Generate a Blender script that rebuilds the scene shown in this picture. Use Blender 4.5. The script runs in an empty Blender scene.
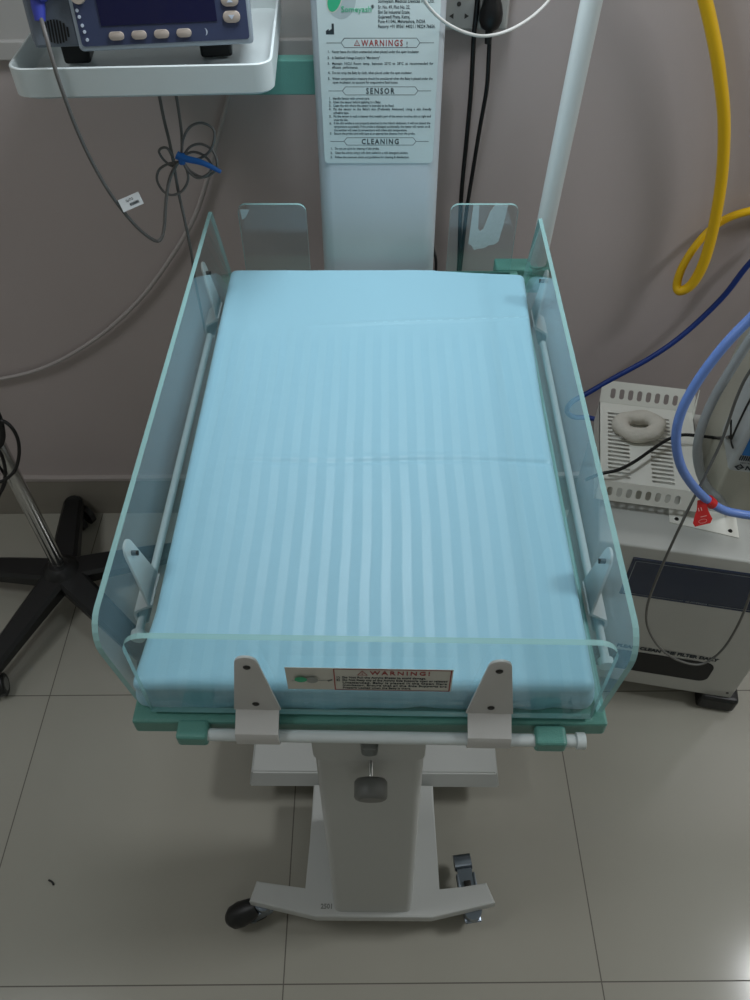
import bpy, bmesh, math, random
from mathutils import Vector, Matrix
from mathutils import noise as mnoise
random.seed(7)
S = bpy.context.scene
COL = S.collection
rad = math.radians

# ------------------------------------------------------------------ camera
FPX, PITCH, CAMH, PSI, RHO = 786.6, rad(48.66), 1.716, -.0022, .0055
_X = Vector((1, 0, 0)); _F = Vector((0, math.cos(PITCH), -math.sin(PITCH))); _U = Vector((0, math.sin(PITCH), math.cos(PITCH)))
_Rz = Matrix.Rotation(PSI, 3, 'Z'); _X, _F, _U = _Rz @ _X, _Rz @ _F, _Rz @ _U
CR = _X * math.cos(RHO) - _U * math.sin(RHO)
CU = _U * math.cos(RHO) + _X * math.sin(RHO)
CF = _F
CP = Vector((0, 0, CAMH))
cd = bpy.data.cameras.new('camera'); cam = bpy.data.objects.new('camera', cd); COL.objects.link(cam)
M = Matrix((CR, CU, -CF)).transposed().to_4x4(); M.translation = CP
cam.matrix_world = M
cd.sensor_fit = 'VERTICAL'; cd.sensor_height = 24.0; cd.lens = FPX / 1000 * 24.0
cd.clip_start = .02
S.camera = cam

# ------------------------------------------------------------------ light
S.view_settings.view_transform = 'Standard'; S.view_settings.look = 'None'
S.view_settings.gamma = 1; S.view_settings.use_curve_mapping = False
S.view_settings.exposure = 0.0
w = bpy.data.worlds.new('room_air'); S.world = w; w.use_nodes = True
w.node_tree.nodes['Background'].inputs[0].default_value = (.75, .82, .9, 1)
w.node_tree.nodes['Background'].inputs[1].default_value = .15

def area(name, loc, size, power, col, rot=(0, 0, 0), sy=None):
    l = bpy.data.lights.new(name, 'AREA'); l.energy = power; l.color = col
    l.size = size
    if sy: l.shape = 'RECTANGLE'; l.size_y = sy
    o = bpy.data.objects.new(name, l); COL.objects.link(o); o.location = loc; o.rotation_euler = rot
    return o
area('warmer_lamp', (0.0, 1.11, 1.86), .26, 4.6, (.86, .94, 1.0))
area('ceiling_light', (2.2, .66, 2.97), .5, 33, (.95, .975, 1))
area('ceiling_light', (-1.7, .3, 2.97), .6, 14, (.95, .975, 1))
area('ceiling_light', (.6, -1.7, 2.97), .6, 3.5, (.95, .975, 1))

# ------------------------------------------------------------------ helpers
def ray(px, py): return CR * ((px - 375) / FPX) - CU * ((py - 500) / FPX) + CF
def at_y(px, py, y): d = ray(px, py); return CP + d * (y / d.y)
def at_z(px, py, z): d = ray(px, py); return CP + d * ((z - CAMH) / d.z)

def srgb(r, g, b):
    f = lambda c: (c / 255 / 12.92) if c / 255 <= .04045 else ((c / 255 + .055) / 1.055) ** 2.4
    return (f(r), f(g), f(b), 1)

def mat(name, col, rough=.5, metal=0, spec=.5, bump=None, var=None, coat=0):
    """procedural painted / plastic / metal material; var=(scale, amount) mottling, bump=(scale, strength)"""
    m = bpy.data.materials.new(name); m.use_nodes = True
    nt = m.node_tree; b = nt.nodes['Principled BSDF']
    b.inputs['Base Color'].default_value = col; b.inputs['Roughness'].default_value = rough
    b.inputs['Metallic'].default_value = metal; b.inputs['Specular IOR Level'].default_value = spec
    b.inputs['Coat Weight'].default_value = coat
    tc = nt.nodes.new('ShaderNodeTexCoord')
    if var:
        n = nt.nodes.new('ShaderNodeTexNoise'); n.inputs['Scale'].default_value = var[0]; n.inputs['Detail'].default_value = 4
        nt.links.new(tc.outputs['Object'], n.inputs['Vector'])
        mx = nt.nodes.new('ShaderNodeMix'); mx.data_type = 'RGBA'
        mx.inputs[6].default_value = [c * (1 - var[1]) for c in col[:3]] + [1]
        mx.inputs[7].default_value = [min(1, c * (1 + var[1])) for c in col[:3]] + [1]
        nt.links.new(n.outputs[0], mx.inputs[0]); nt.links.new(mx.outputs[2], b.inputs['Base Color'])
    if bump:
        n2 = nt.nodes.new('ShaderNodeTexNoise'); n2.inputs['Scale'].default_value = bump[0]
        nt.links.new(tc.outputs['Object'], n2.inputs['Vector'])
        bp = nt.nodes.new('ShaderNodeBump'); bp.inputs['Strength'].default_value = bump[1]; bp.inputs['Distance'].default_value = .002
        nt.links.new(n2.outputs[0], bp.inputs['Height']); nt.links.new(bp.outputs[0], b.inputs['Normal'])
    return m

def acrylic(name, tint, rgl=.02):
    """clear sheet: straight-through tint plus Schlick reflection"""
    m = bpy.data.materials.new(name); m.use_nodes = True
    nt = m.node_tree; nt.nodes.clear(); N = nt.nodes.new; L = nt.links.new
    out = N('ShaderNodeOutputMaterial'); tr = N('ShaderNodeBsdfTransparent'); gl = N('ShaderNodeBsdfGlossy'); mx = N('ShaderNodeMixShader')
    tr.inputs[0].default_value = tint; gl.inputs['Roughness'].default_value = rgl; gl.inputs[0].default_value = (1, 1, 1, 1)
    g = N('ShaderNodeNewGeometry'); dt = N('ShaderNodeVectorMath'); dt.operation = 'DOT_PRODUCT'
    L(g.outputs['Incoming'], dt.inputs[0]); L(g.outputs['Normal'], dt.inputs[1])
    def mth(op, a, b=None):
        n = N('ShaderNodeMath'); n.operation = op
        for i, v in enumerate((a, b)):
            if v is None: continue
            if isinstance(v, (int, float)): n.inputs[i].default_value = v
            else: L(v, n.inputs[i])
        return n.outputs[0]
    c = mth('ABSOLUTE', dt.outputs['Value']); k = mth('SUBTRACT', 1.0, c); k = mth('POWER', k, 5.0)
    k = mth('MULTIPLY', k, .96); k = mth('ADD', k, .045)
    L(k, mx.inputs[0]); L(tr.outputs[0], mx.inputs[1]); L(gl.outputs[0], mx.inputs[2]); L(mx.outputs[0], out.inputs[0])
    return m

# --- geometry collectors
def cat(bm, verts, faces, mi=0, smooth=False, T=None):
    vs = [bm.verts.new(T @ Vector(v) if T else v) for v in verts]
    fs = []
    for f in faces:
        try:
            q = bm.faces.new([vs[i] for i in f]); q.material_index = mi; q.smooth = smooth; fs.append(q)
        except ValueError: pass
    return fs

def merge(bm, src, mi=None, T=None, smooth=None):
    src.verts.index_update()
    vs = [bm.verts.new(T @ v.co if T else v.co) for v in src.verts]
    for f in src.faces:
        q = bm.faces.new([vs[v.index] for v in f.verts]); q.material_index = f.material_index if mi is None else mi
        q.smooth = f.smooth if smooth is None else smooth
    src.free()

def box(bm, c, s, bev=0, seg=2, mi=0, T=None, rz=0, rx=0, ry=0):
    b = bmesh.new(); bmesh.ops.create_cube(b, size=1)
    for v in b.verts: v.co = Vector((v.co.x * s[0], v.co.y * s[1], v.co.z * s[2]))
    if bev: bmesh.ops.bevel(b, geom=list(b.edges), offset=bev, segments=seg, profile=.5, affect='EDGES')
    R = Matrix.Translation(c) @ Matrix.Rotation(rz, 4, 'Z') @ Matrix.Rotation(ry, 4, 'Y') @ Matrix.Rotation(rx, 4, 'X')
    merge(bm, b, mi, (T @ R) if T else R)

def bx(bm, x0, x1, y0, y1, z0, z1, bev=0, seg=2, mi=0, T=None):
    box(bm, ((x0 + x1) / 2, (y0 + y1) / 2, (z0 + z1) / 2), (x1 - x0, y1 - y0, z1 - z0), bev, seg, mi, T)

def prism(bm, poly, h0, h1, T=None, mi=0, side_mi=None, bev=0, seg=2):
    """poly in local XY, extruded along local Z from h0 to h1"""
    b = bmesh.new(); n = len(poly)
    lo = [b.verts.new((x, y, h0)) for x, y in poly]; hi = [b.verts.new((x, y, h1)) for x, y in poly]
    ft = b.faces.new(hi); fb = b.faces.new(lo[::-1]); ft.material_index = fb.material_index = mi
    for i in range(n):
        q = b.faces.new((lo[i], lo[(i + 1) % n], hi[(i + 1) % n], hi[i])); q.material_index = mi if side_mi is None else side_mi
    if bev:
        es = [e for e in b.edges if len({round(v.co.z, 6) for v in e.verts}) == 1]
        bmesh.ops.bevel(b, geom=es, offset=bev, segments=seg, profile=.5, affect='EDGES')
    bmesh.ops.recalc_face_normals(b, faces=b.faces)
    merge(bm, b, None, T)

def rrect(x0, x1, y0, y1, r, n=5, corners=(1, 1, 1, 1)):
    """rounded rectangle outline; corners: bl, br, tr, tl"""
    P = []
    for (cx, cy, a0, k, px, py) in ((x0 + r, y0 + r, 180, 0, x0, y0), (x1 - r, y0 + r, 270, 1, x1, y0), (x1 - r, y1 - r, 0, 2, x1, y1), (x0 + r, y1 - r, 90, 3, x0, y1)):
        if not corners[k]: P.append((px, py)); continue
        for i in range(n + 1):
            a = rad(a0 + 90 * i / n); P.append((cx + r * math.cos(a), cy + r * math.sin(a)))
    return P

def frame(d):
    d = d.normalized(); u = Vector((0, 0, 1)) if abs(d.z) < .9 else Vector((1, 0, 0))
    a = d.cross(u).normalized(); return a, d.cross(a).normalized()

def cyl(bm, p0, p1, r0, r1=None, n=20, mi=0, T=None, smooth=True, rings=None):
    """capped cylinder/cone; rings=[(t, r)...] gives a turned profile"""
    p0, p1 = Vector(p0), Vector(p1); r1 = r0 if r1 is None else r1
    rings = rings or [(0, r0), (1, r1)]
    a, b = frame(p1 - p0); V = []; F = []
    for t, r in rings:
        c = p0.lerp(p1, t)
        for i in range(n):
            an = 2 * math.pi * i / n; V.append(c + (a * math.cos(an) + b * math.sin(an)) * r)
    for k in range(len(rings) - 1):
        for i in range(n):
            F.append((k * n + i, k * n + (i + 1) % n, (k + 1) * n + (i + 1) % n, (k + 1) * n + i))
    cat(bm, V, F, mi, smooth, T)
    cat(bm, V[:n], [tuple(range(n))[::-1]], mi, False, T); cat(bm, V[-n:], [tuple(range(n))], mi, False, T)

def spline(P, k=8, closed=False):
    P = [Vector(p) for p in P]; n = len(P); out = []
    rng = range(n) if closed else range(n - 1)
    for i in rng:
        if closed: a, b, c, d = P[i - 1], P[i], P[(i + 1) % n], P[(i + 2) % n]
        else: a, b, c, d = P[max(i - 1, 0)], P[i], P[i + 1], P[min(i + 2, n - 1)]
        for j in range(k):
            t = j / k
            out.append(.5 * ((2 * b) + (c - a) * t + (2 * a - 5 * b + 4 * c - d) * t * t + (3 * b - a - 3 * c + d) * t ** 3))
    if not closed: out.append(P[-1])
    return out

def tube(bm, P, r, n=10, k=8, mi=0, closed=False, rf=None, T=None, smooth_path=True):
    Q = spline(P, k, closed) if smooth_path else [Vector(p) for p in P]
    m = len(Q); V = []; F = []
    tan = [((Q[(i + 1) % m] - Q[i - 1]) if closed else (Q[min(i + 1, m - 1)] - Q[max(i - 1, 0)])).normalized() for i in range(m)]
    a, _ = frame(tan[0])
    for i in range(m):
        a = (a - tan[i] * a.dot(tan[i])).normalized(); b = tan[i].cross(a)
        rr = rf(i / (m - 1)) if rf else r
        for j in range(n):
            an = 2 * math.pi * j / n; V.append(Q[i] + (a * math.cos(an) + b * math.sin(an)) * rr)
    for i in range(m if closed else m - 1):
        for j in range(n):
            F.append((i * n + j, i * n + (j + 1) % n, ((i + 1) % m) * n + (j + 1) % n, ((i + 1) % m) * n + j))
    if not closed: F += [tuple(range(n))[::-1], tuple(range((m - 1) * n, m * n))]
    cat(bm, V, F, mi, True, T)

_dg = None
def text(bm, s, size, T, mi=0, width=None, align='LEFT', sx=1.0, bold=0.0, spacing=1.0, depth=.0003):
    """lettering as thin raised mesh in T's XY plane"""
    cu = bpy.data.curves.new('lettering', 'FONT'); cu.body = s; cu.size = size; cu.align_x = align; cu.resolution_u = 2
    cu.extrude = depth / 2; cu.offset = bold; cu.space_character = spacing
    o = bpy.data.objects.new('lettering', cu); COL.objects.link(o)
    bpy.context.view_layer.update()
    me = bpy.data.meshes.new_from_object(o.evaluated_get(bpy.context.evaluated_depsgraph_get()))
    bpy.data.objects.remove(o); bpy.data.curves.remove(cu)
    b = bmesh.new(); b.from_mesh(me); bpy.data.meshes.remove(me)
    if width and b.verts:
        w0 = max(v.co.x for v in b.verts) - min(v.co.x for v in b.verts)
        sx = width / w0
    merge(bm, b, mi, T @ Matrix.Diagonal((sx, 1, 1, 1)))

def obj(name, bm, mats, parent=None, autosmooth=None):
    me = bpy.data.meshes.new(name); bmesh.ops.recalc_face_normals(bm, faces=bm.faces) if autosmooth != 'keep' else None
    if isinstance(autosmooth, (int, float)):
        for f in bm.faces: f.smooth = True
    bm.to_mesh(me); bm.free()
    for m_ in (mats if isinstance(mats, (list, tuple)) else [mats]): me.materials.append(m_)
    if isinstance(autosmooth, (int, float)): me.set_sharp_from_angle(angle=rad(autosmooth))
    o = bpy.data.objects.new(name, me); COL.objects.link(o)
    if parent: o.parent = parent
    return o

def tag(o, label, category, group=None, kind=None):
    o['label'] = label; o['category'] = category
    if group: o['group'] = group
    if kind: o['kind'] = kind
    return o

def thing(name, label, category, loc=(0, 0, 0), rz=0, group=None):
    o = bpy.data.objects.new(name, None); COL.objects.link(o); o.location = loc; o.rotation_euler = (0, 0, rz)
    o.empty_display_size = .05
    return tag(o, label, category, group)

def struct(name, bm, mats, autosmooth=None):
    o = obj(name, bm, mats, None, autosmooth); o['kind'] = 'structure'; return o

# plane facing -Y (towards the camera side): local x -> +X, local y -> +Z, local z -> -Y
def faceY(x, y, z): return Matrix(((1, 0, 0, x), (0, 0, -1, y), (0, 1, 0, z), (0, 0, 0, 1)))

# ------------------------------------------------------------------ materials
WHITE = mat('white_powder_coat', srgb(205, 214, 214), .32, var=(6, .03), bump=(900, .06))
CREAM = mat('off_white_coat', srgb(184, 187, 184), .4, bump=(700, .08))
GREY_PLATE = mat('grey_white_bracket_coat', srgb(200, 200, 197), .4, bump=(900, .06))
GREEN = mat('sea_green_coat', srgb(90, 146, 135), .35, bump=(500, .25), var=(30, .06))
ACR = acrylic('clear_acrylic', (.93, .975, .98, 1))
EDGE = mat('acrylic_sawn_edge', srgb(160, 205, 204), .2)
_nt = EDGE.node_tree; _t = _nt.nodes.new('ShaderNodeBsdfTransparent'); _t.inputs[0].default_value = (.62, .82, .80, 1)
_m = _nt.nodes.new('ShaderNodeMixShader'); _m.inputs[0].default_value = .75
_nt.links.new(_t.outputs[0], _m.inputs[1]); _nt.links.new(_nt.nodes['Principled BSDF'].outputs[0], _m.inputs[2])
_nt.links.new(_m.outputs[0], _nt.nodes['Material Output'].inputs['Surface'])
CHROME = mat('chrome', (.62, .62, .62, 1), .16, 1)
STEEL = mat('castor_steel', srgb(135, 145, 155), .3, 1)
BLACK = mat('black_plastic', srgb(16, 18, 18), .45)
RUBBER = mat('black_rubber', srgb(12, 13, 13), .6)
DKGREY = mat('grey_knob_plastic', srgb(105, 107, 104), .45)
SCREW = mat('dark_screw', srgb(60, 60, 58), .35, .8)
INK = mat('label_black_ink', srgb(38, 48, 54), .6)
RED_INK = mat('label_red_ink', srgb(158, 52, 48), .6)
GREEN_INK = mat('label_green_ink', srgb(56, 178, 130), .6)
GREYINK = mat('label_grey_ink', srgb(176, 190, 192), .6)
PAPER = mat('label_silver_film', srgb(206, 220, 220), .3)
STICKER = mat('label_cream_film', srgb(205, 205, 195), .4)

# ------------------------------------------------------------------ setting
def floor_mat(name, ox=.423, oy=.295):
    m = bpy.data.materials.new(name); m.use_nodes = True; nt = m.node_tree; N = nt.nodes.new; L = nt.links.new
    b = nt.nodes['Principled BSDF']
    g = N('ShaderNodeNewGeometry'); sp = N('ShaderNodeSeparateXYZ'); L(g.outputs['Position'], sp.inputs[0])
    def mth(op, a, b_=None):
        n = N('ShaderNodeMath'); n.operation = op
        for i, v in enumerate((a, b_)):
            if v is None: continue
            if isinstance(v, (int, float)): n.inputs[i].default_value = v
            else: L(v, n.inputs[i])
        return n.outputs[0]
    def line(c, off):
        t = mth('ADD', c, 30 - off); t = mth('DIVIDE', t, .6); t = mth('FRACT', t); t = mth('SUBTRACT', t, .5); t = mth('ABSOLUTE', t)
        return mth('GREATER_THAN', t, .5 - .0019)
    ln = mth('MAXIMUM', line(sp.outputs[0], ox), line(sp.outputs[1], oy))
    no = N('ShaderNodeTexNoise'); no.inputs['Scale'].default_value = 2.2; no.inputs['Detail'].default_value = 5; L(g.outputs['Position'], no.inputs['Vector'])
    cr = N('ShaderNodeMix'); cr.data_type = 'RGBA'; cr.inputs[6].default_value = srgb(156, 154, 143); cr.inputs[7].default_value = srgb(166, 164, 153)
    L(no.outputs[0], cr.inputs[0])
    mx = N('ShaderNodeMix'); mx.data_type = 'RGBA'; L(ln, mx.inputs[0]); L(cr.outputs[2], mx.inputs[6]); mx.inputs[7].default_value = srgb(92, 87, 80)
    L(mx.outputs[2], b.inputs['Base Color']); b.inputs['Roughness'].default_value = .12; b.inputs['Specular IOR Level'].default_value = .5
    rr = mth('MULTIPLY', ln, .5); rr = mth('ADD', rr, .13); L(rr, b.inputs['Roughness'])
    return m
FLOOR = floor_mat('polished_beige_floor_tile')
WALL = mat('mauve_grey_wall_paint', srgb(182, 172, 170), .55, var=(3, .04), bump=(60, .15))
WALL_L = mat('light_grey_wall_paint', srgb(176, 174, 171), .55)
CEIL = mat('white_ceiling_paint', srgb(225, 225, 220), .8)
SKIRT = mat('beige_skirting_tile', srgb(140, 135, 125), .25, var=(4, .05))
PUTTY = mat('chipped_putty', srgb(168, 160, 156), .7, bump=(80, .6))
YW = 1.476
bm = bmesh.new(); bx(bm, -3.2, 3.2, -3, YW + .1, -.06, 0); struct('floor', bm, FLOOR)
bm = bmesh.new(); bx(bm, -3.2, 3.2, YW, YW + .1, 0, 3.05); struct('wall_back', bm, WALL)
bm = bmesh.new(); bx(bm, -3.3, -3.2, -3, YW + .1, 0, 3.05); struct('wall_left', bm, CEIL)
bm = bmesh.new(); bx(bm, 3.2, 3.3, -3, YW + .1, 0, 3.05); struct('wall_right', bm, CEIL)
bm = bmesh.new(); bx(bm, -3.2, 3.2, -3.1, -3, 0, 3.05); struct('wall_front', bm, CEIL)
bm = bmesh.new(); bx(bm, -3.3, 3.3, -3.1, YW + .1, 3.05, 3.12); struct('ceiling', bm, CEIL)
bm = bmesh.new(); bx(bm, -3.2, 3.2, YW - .010, YW, 0, .138, .001, 1); struct('baseboard_back', bm, SKIRT)
# ragged putty line where the paint meets the tile
bm = bmesh.new(); V = []; F = []; n = 320
for i in range(n + 1):
    x = -3.2 + 6.4 * i / n; j = mnoise.noise(Vector((x * 9, 0, 0))) * .003
    V += [(x, YW - .012, .1375), (x, YW - .012, .1475 + j), (x, YW, .1495 + j)]
for i in range(n): F += [(3 * i, 3 * i + 3, 3 * i + 4, 3 * i + 1), (3 * i + 1, 3 * i + 4, 3 * i + 5, 3 * i + 2)]
V2 = len(V); V += [(-3.2, YW, .1375), (3.2, YW, .1375)]
cat(bm, V, F); struct('trim_1', bm, PUTTY)
bm = bmesh.new(); bx(bm, -3.2, -.06, YW - .016, YW, 1.203, 1.233, .002); struct('trim_2', bm, WALL_L)
bm = bmesh.new(); bx(bm, -3.2, -.06, YW - .006, YW, 1.233, 2.0); struct('trim_3', bm, WALL_L)

# ------------------------------------------------------------------ infant warmer
W = thing('infant_warmer', 'white and green infant warmer bed on castors with clear acrylic side guards', 'infant warmer', (0, .8, 0), rad(-.8))

# tower
bm = bmesh.new()
def tower_ring(z, hw, d, r=.022, n=5):
    P = rrect(-hw + .005, hw + .005, .45, .45 + d, r, n); return [(x, y, z) for x, y in P]
R0 = tower_ring(.12, .104, .14); R1 = tower_ring(.9, .0998, .14); R2 = tower_ring(1.36, .0968, .14); R3 = tower_ring(1.85, .0935, .14)
m_ = len(R0); V = R0 + R1 + R2 + R3; F = []
for k in range(3):
    for i in range(m_): F.append((k * m_ + i, k * m_ + (i + 1) % m_, (k + 1) * m_ + (i + 1) % m_, (k + 1) * m_ + i))
F += [tuple(range(m_))[::-1], tuple(range(3 * m_, 4 * m_))]
cat(bm, V, F)
TOWER = mat('tower_satin_enamel', srgb(206, 214, 220), .34, var=(5, .03))
tower = obj('tower', bm, TOWER, W, 40)
# overhead canopy arm above the frame that carries the lamp
bm = bmesh.new(); bx(bm, -.07, .07, .12, .52, 2.085, 2.14, .01); bx(bm, -.07, .07, .46, .56, 1.84, 2.1, .01)
obj('canopy_arm', bm, WHITE, W)

# instruction label
LT = 1.50; LB = 1.121; LX0, LX1 = -.0815, .0925; FY = .4493
bm = bmesh.new(); prism(bm, rrect(LX0, LX1, LB, LT, .006, 4), 0, .0012, faceY(0, FY + .0008, 0))
lab = obj('instruction_label', bm, PAPER, W); lab['label'] = 'silver-white instruction label with warnings, sensor and cleaning notes'
bm = bmesh.new(); yy = FY - .0005
def lx(px, py): p = at_y(px, py, 1.2495); return p.x - .0063, p.z     # reading the label's own layout
def T_(x, z): return faceY(x, yy, z)
def put(s, px0, py, px1=None, size=.0052, mi=0, bold=.00012, spacing=1.0, fixed=None):
    x0, z0 = lx(px0, py)
    wd = (lx(px1, py)[0] - x0) if px1 else None
    text(bm, s, size, T_(x0, z0), mi, wd, bold=bold * .4, spacing=spacing)
def banner(word, yc, xa, xb, x0, x1, h, tx0, tx1, mi):
    (xl, z), (xr, _) = lx(xa, yc), lx(xb, yc); (bl, _), (br, _) = lx(x0, yc), lx(x1, yc); hz = h; t = .0007
    def seg(a, b):
        a = Vector(a + (0,)); b = Vector(b + (0,)); d = (b - a).normalized(); nn = Vector((-d.y, d.x, 0)) * t / 2
        T = T_(0, 0); cat(bm, [a + nn, b + nn, b - nn, a - nn], [(0, 1, 2, 3)], 0, False, T)
    seg((xl, z), (bl, z)); seg((br, z), (xr, z)); k = hz * .8
    P = [(bl, z), (bl + k, z + hz), (br - k, z + hz), (br, z), (br - k, z - hz), (bl + k, z - hz)]
    for i in range(6): seg(P[i], P[(i + 1) % 6])
    a, _ = lx(tx0, yc); b, _ = lx(tx1, yc)
    text(bm, word, .0115, T_(a, z - .0041), mi, b - a, bold=.0002, spacing=1.3)
banner('WARNINGS', 43, 326.5, 434, 341, 420, .0062, 361.5, 403, 1)
put('!', 406, 46.5, None, .010, 0)
def tri(cx, cz, s, mi):
    P = [(cx - s, cz - s * .8), (cx + s, cz - s * .8), (cx, cz + s)]; Q = [(cx - s * .66, cz - s * .6), (cx + s * .66, cz - s * .6), (cx, cz + s * .68)]
    cat(bm, [(x, y, 0) for x, y in P + Q], [(0, 1, 4, 3), (1, 2, 5, 4), (2, 0, 3, 5)], mi, False, T_(0, 0))
x_, z_ = lx(357, 43); tri(x_, z_, .0046, 1); text(bm, '!', .0056, T_(x_ - .0008, z_ - .0030), 1)
banner('SENSOR', 91, 328.5, 431, 342.5, 418, .0058, 366, 394.5, 0)
banner('CLEANING', 141.5, 330.5, 428.5, 344, 416, .0058, 361.5, 398.5, 0)
L1 = [('Sr. No. 49, Plot No. 22,', 378, 8.5, 410), ('Shri Sai Industrial Estate,', 378, 13.5, 410), ('Gujarwadi Phata, Katraj,', 378, 18.2, 410),
      ('Pune 411046, Maharashtra, INDIA', 378, 22.8, 425), ('Factory: +91 89561 44021 / 98224 76656.', 378, 27.8, 435), ('Someyash Medical Devices Pvt. Ltd.', 378, 2.5, 434)]
for s, a, y, b in L1: put(s, a, y, b, .0062, 0, .00018)
L2 = [('1.', 327.5, 53, None), ('Never leave the infant unattended when placed under the open incubator.', 332, 53, 419),
      ('2.', 327.5, 59, None), ('A Stabilised Voltage Supply is "Mandatory"', 332, 59, 380),
      ('3.', 327.5, 64.8, None), ('Maintain  NICU  Room  temp.  between  22°C  to  28°C  as  recommended  for', 332, 64.8, 433), ('efficient  performance.', 332, 68.6, 358),
      ('4.', 328, 74, None), ('Do not wrap the Baby by cloth, when placed under the open incubator.', 332.3, 74, 412),
      ('5.', 328, 79.8, None), ('Water compensation measure should be considered when the Baby is placed under the', 332.5, 79.8, 432.5), ('open incubator, to account for evaporative fluid losses.', 332.7, 83.6, 398)]
L3 = [('1.', 329, 99.6, None), ('Handle Sensor with utmost care.', 333, 99.6, 369.5), ('2.', 329, 103.2, None), ('Clean the sensor before applying to a Baby.', 333.2, 103.2, 381),
      ('3.', 329, 106.8, None), ('Clean the skin where the sensor is intended to be fixed.', 333.3, 106.8, 394), ('4.', 329, 110.3, None), ('Fix  the  sensor  to  the  Baby\'s  skin  (Preferably  Abdomen)  Using  a  skin  friendly', 333.4, 110.3, 431), ('adhesive tape.', 333.6, 113.9, 349),
      ('5.', 329.3, 117.6, None), ('Fix the sensor in such a manner that metallic part of the sensor touches skin at right and', 333.6, 117.4, 430.5), ('under the skin.', 334, 120.9, 348),
      ('6.', 329.5, 124.4, None), ('If the skin probe is not properly attached to the infant\'s abdomen, it will not detect the', 333.8, 124.2, 430), ('temperature accurately. If the probe is dislodged accidentally, the heater will remain on &', 334, 127.7, 430), ('the warmer will raise its temperature with infant skin temperature.', 334.2, 131.2, 407),
      ('7.', 330, 134.8, None), ('Secure the probe cord with tape at an appropriate distance from the probe.', 334.2, 134.6, 415),
      ('1.', 330.5, 149.6, None), ('Do not use spirit for cleaning of skin probe.', 335, 149.6, 379), ('2.', 330.5, 154, None), ('Clean the unit by using a soft cloth soaked in a mild detergent solution.', 335, 153.8, 408),
      ('3.', 330.5, 158.3, None), ('Follow the onscreen alerts and guidelines for cleaning & disinfection.', 335, 158.2, 409)]
for s, a, y, b in L2 + L3: put(s, a, y, b, .0050, 0, .00010)
# factory pictogram
x_, z_ = lx(326, 34.6); s_ = .0118
for P in (((0, 0), (1, 0), (1, .40), (0, .40)), ((.72, .40), (1, .40), (1, 1.2), (.72, 1.2)), ((0, .40), (.36, .40), (.36, .62)), ((.36, .40), (.72, .40), (.72, .62))):
    cat(bm, [(x_ + a * s_, z_ + b * s_, 0) for a, b in P], [tuple(range(len(P)))], 0, False, faceY(0, yy, 0))
# company mark: green leaf on a pale disc, with its name
def disc(bm, cx, cz, rx, rz, mi, off=0, a=0, y=None, n=28):
    ca, sa = math.cos(a), math.sin(a)
    cat(bm, [(cx + rx * math.cos(t) * ca - rz * math.sin(t) * sa, cz + rx * math.cos(t) * sa + rz * math.sin(t) * ca, off) for t in [2 * math.pi * i / n for i in range(n)]], [tuple(range(n))], mi, False, faceY(0, y if y is not None else yy, 0))
x_, z_ = lx(341, 3); disc(bm, x_, z_ + .006, .021, .026, 3)
x_, z_ = lx(334.5, -1); disc(bm, x_, z_, .0105, .018, 4, .0001, rad(-20)); disc(bm, x_, z_, .009, .0165, 2, .0002, rad(-20))
text(bm, 'Someyash', .0105, faceY(lx(341, 12)[0], yy - .0002, lx(341, 12)[1]), 2, lx(371, 12)[0] - lx(341, 12)[0], depth=.0004)
text(bm, '®', .006, faceY(lx(371, 8)[0], yy - .0002, lx(371, 8)[1]), 0)
obj('lettering', bm, [INK, RED_INK, GREEN_INK, GREYINK, STICKER], lab)

# base
bm = bmesh.new()
prism(bm, [(-.126, -.17), (-.126, -.374), (-.224, -.356), (-.234, -.392), (-.108, -.418), (.108, -.418), (.228, -.392), (.214, -.356), (.120, -.374), (.120, -.17)], .082, .112, None, bev=.004)
obj('base_frame', bm, CREAM, W)
bm = bmesh.new()
def frustum(bm, x0, x1, y0, y1, z0, z1, dx, dy, mi=0, bev=.003):
    b = bmesh.new()
    vs = [b.verts.new(p) for p in ((x0 - dx, y0 - dy, z0), (x1 + dx, y0 - dy, z0), (x1 + dx, y1, z0), (x0 - dx, y1, z0), (x0, y0, z1), (x1, y0, z1), (x1, y1, z1), (x0, y1, z1))]
    for f in ((3, 2, 1, 0), (4, 5, 6, 7), (0, 1, 5, 4), (1, 2, 6, 5), (2, 3, 7, 6), (3, 0, 4, 7)): b.faces.new([vs[i] for i in f])
    bmesh.ops.bevel(b, geom=list(b.edges), offset=bev, segments=2, affect='EDGES'); merge(bm, b, mi)
frustum(bm, -.255, .252, -.150, .60, .082, .125, .008, .014)
obj('rear_base', bm, CREAM, W)
# column cover
bm = bmesh.new(); V = []; F = []
rings = []
for z, hw, y0 in ((.112, .0725, -.409), (.30, .071, -.408), (.55, .069, -.407), (.822, .0665, -.406)):
    P = rrect(-hw, hw, y0, -.24, .012, 4, (1, 1, 0, 0)); rings.append([(x - .002, y, z) for x, y in P])
n = len(rings[0])
for r_ in rings: V += r_
for k in range(3):
    for i in range(n): F.append((k * n + i, k * n + (i + 1) % n, (k + 1) * n + (i + 1) % n, (k + 1) * n + i))
F += [tuple(range(n))[::-1], tuple(range(3 * n, 4 * n))]
cat(bm, V, F)
colm = obj('column_cover', bm, CREAM, W, 35)
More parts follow.
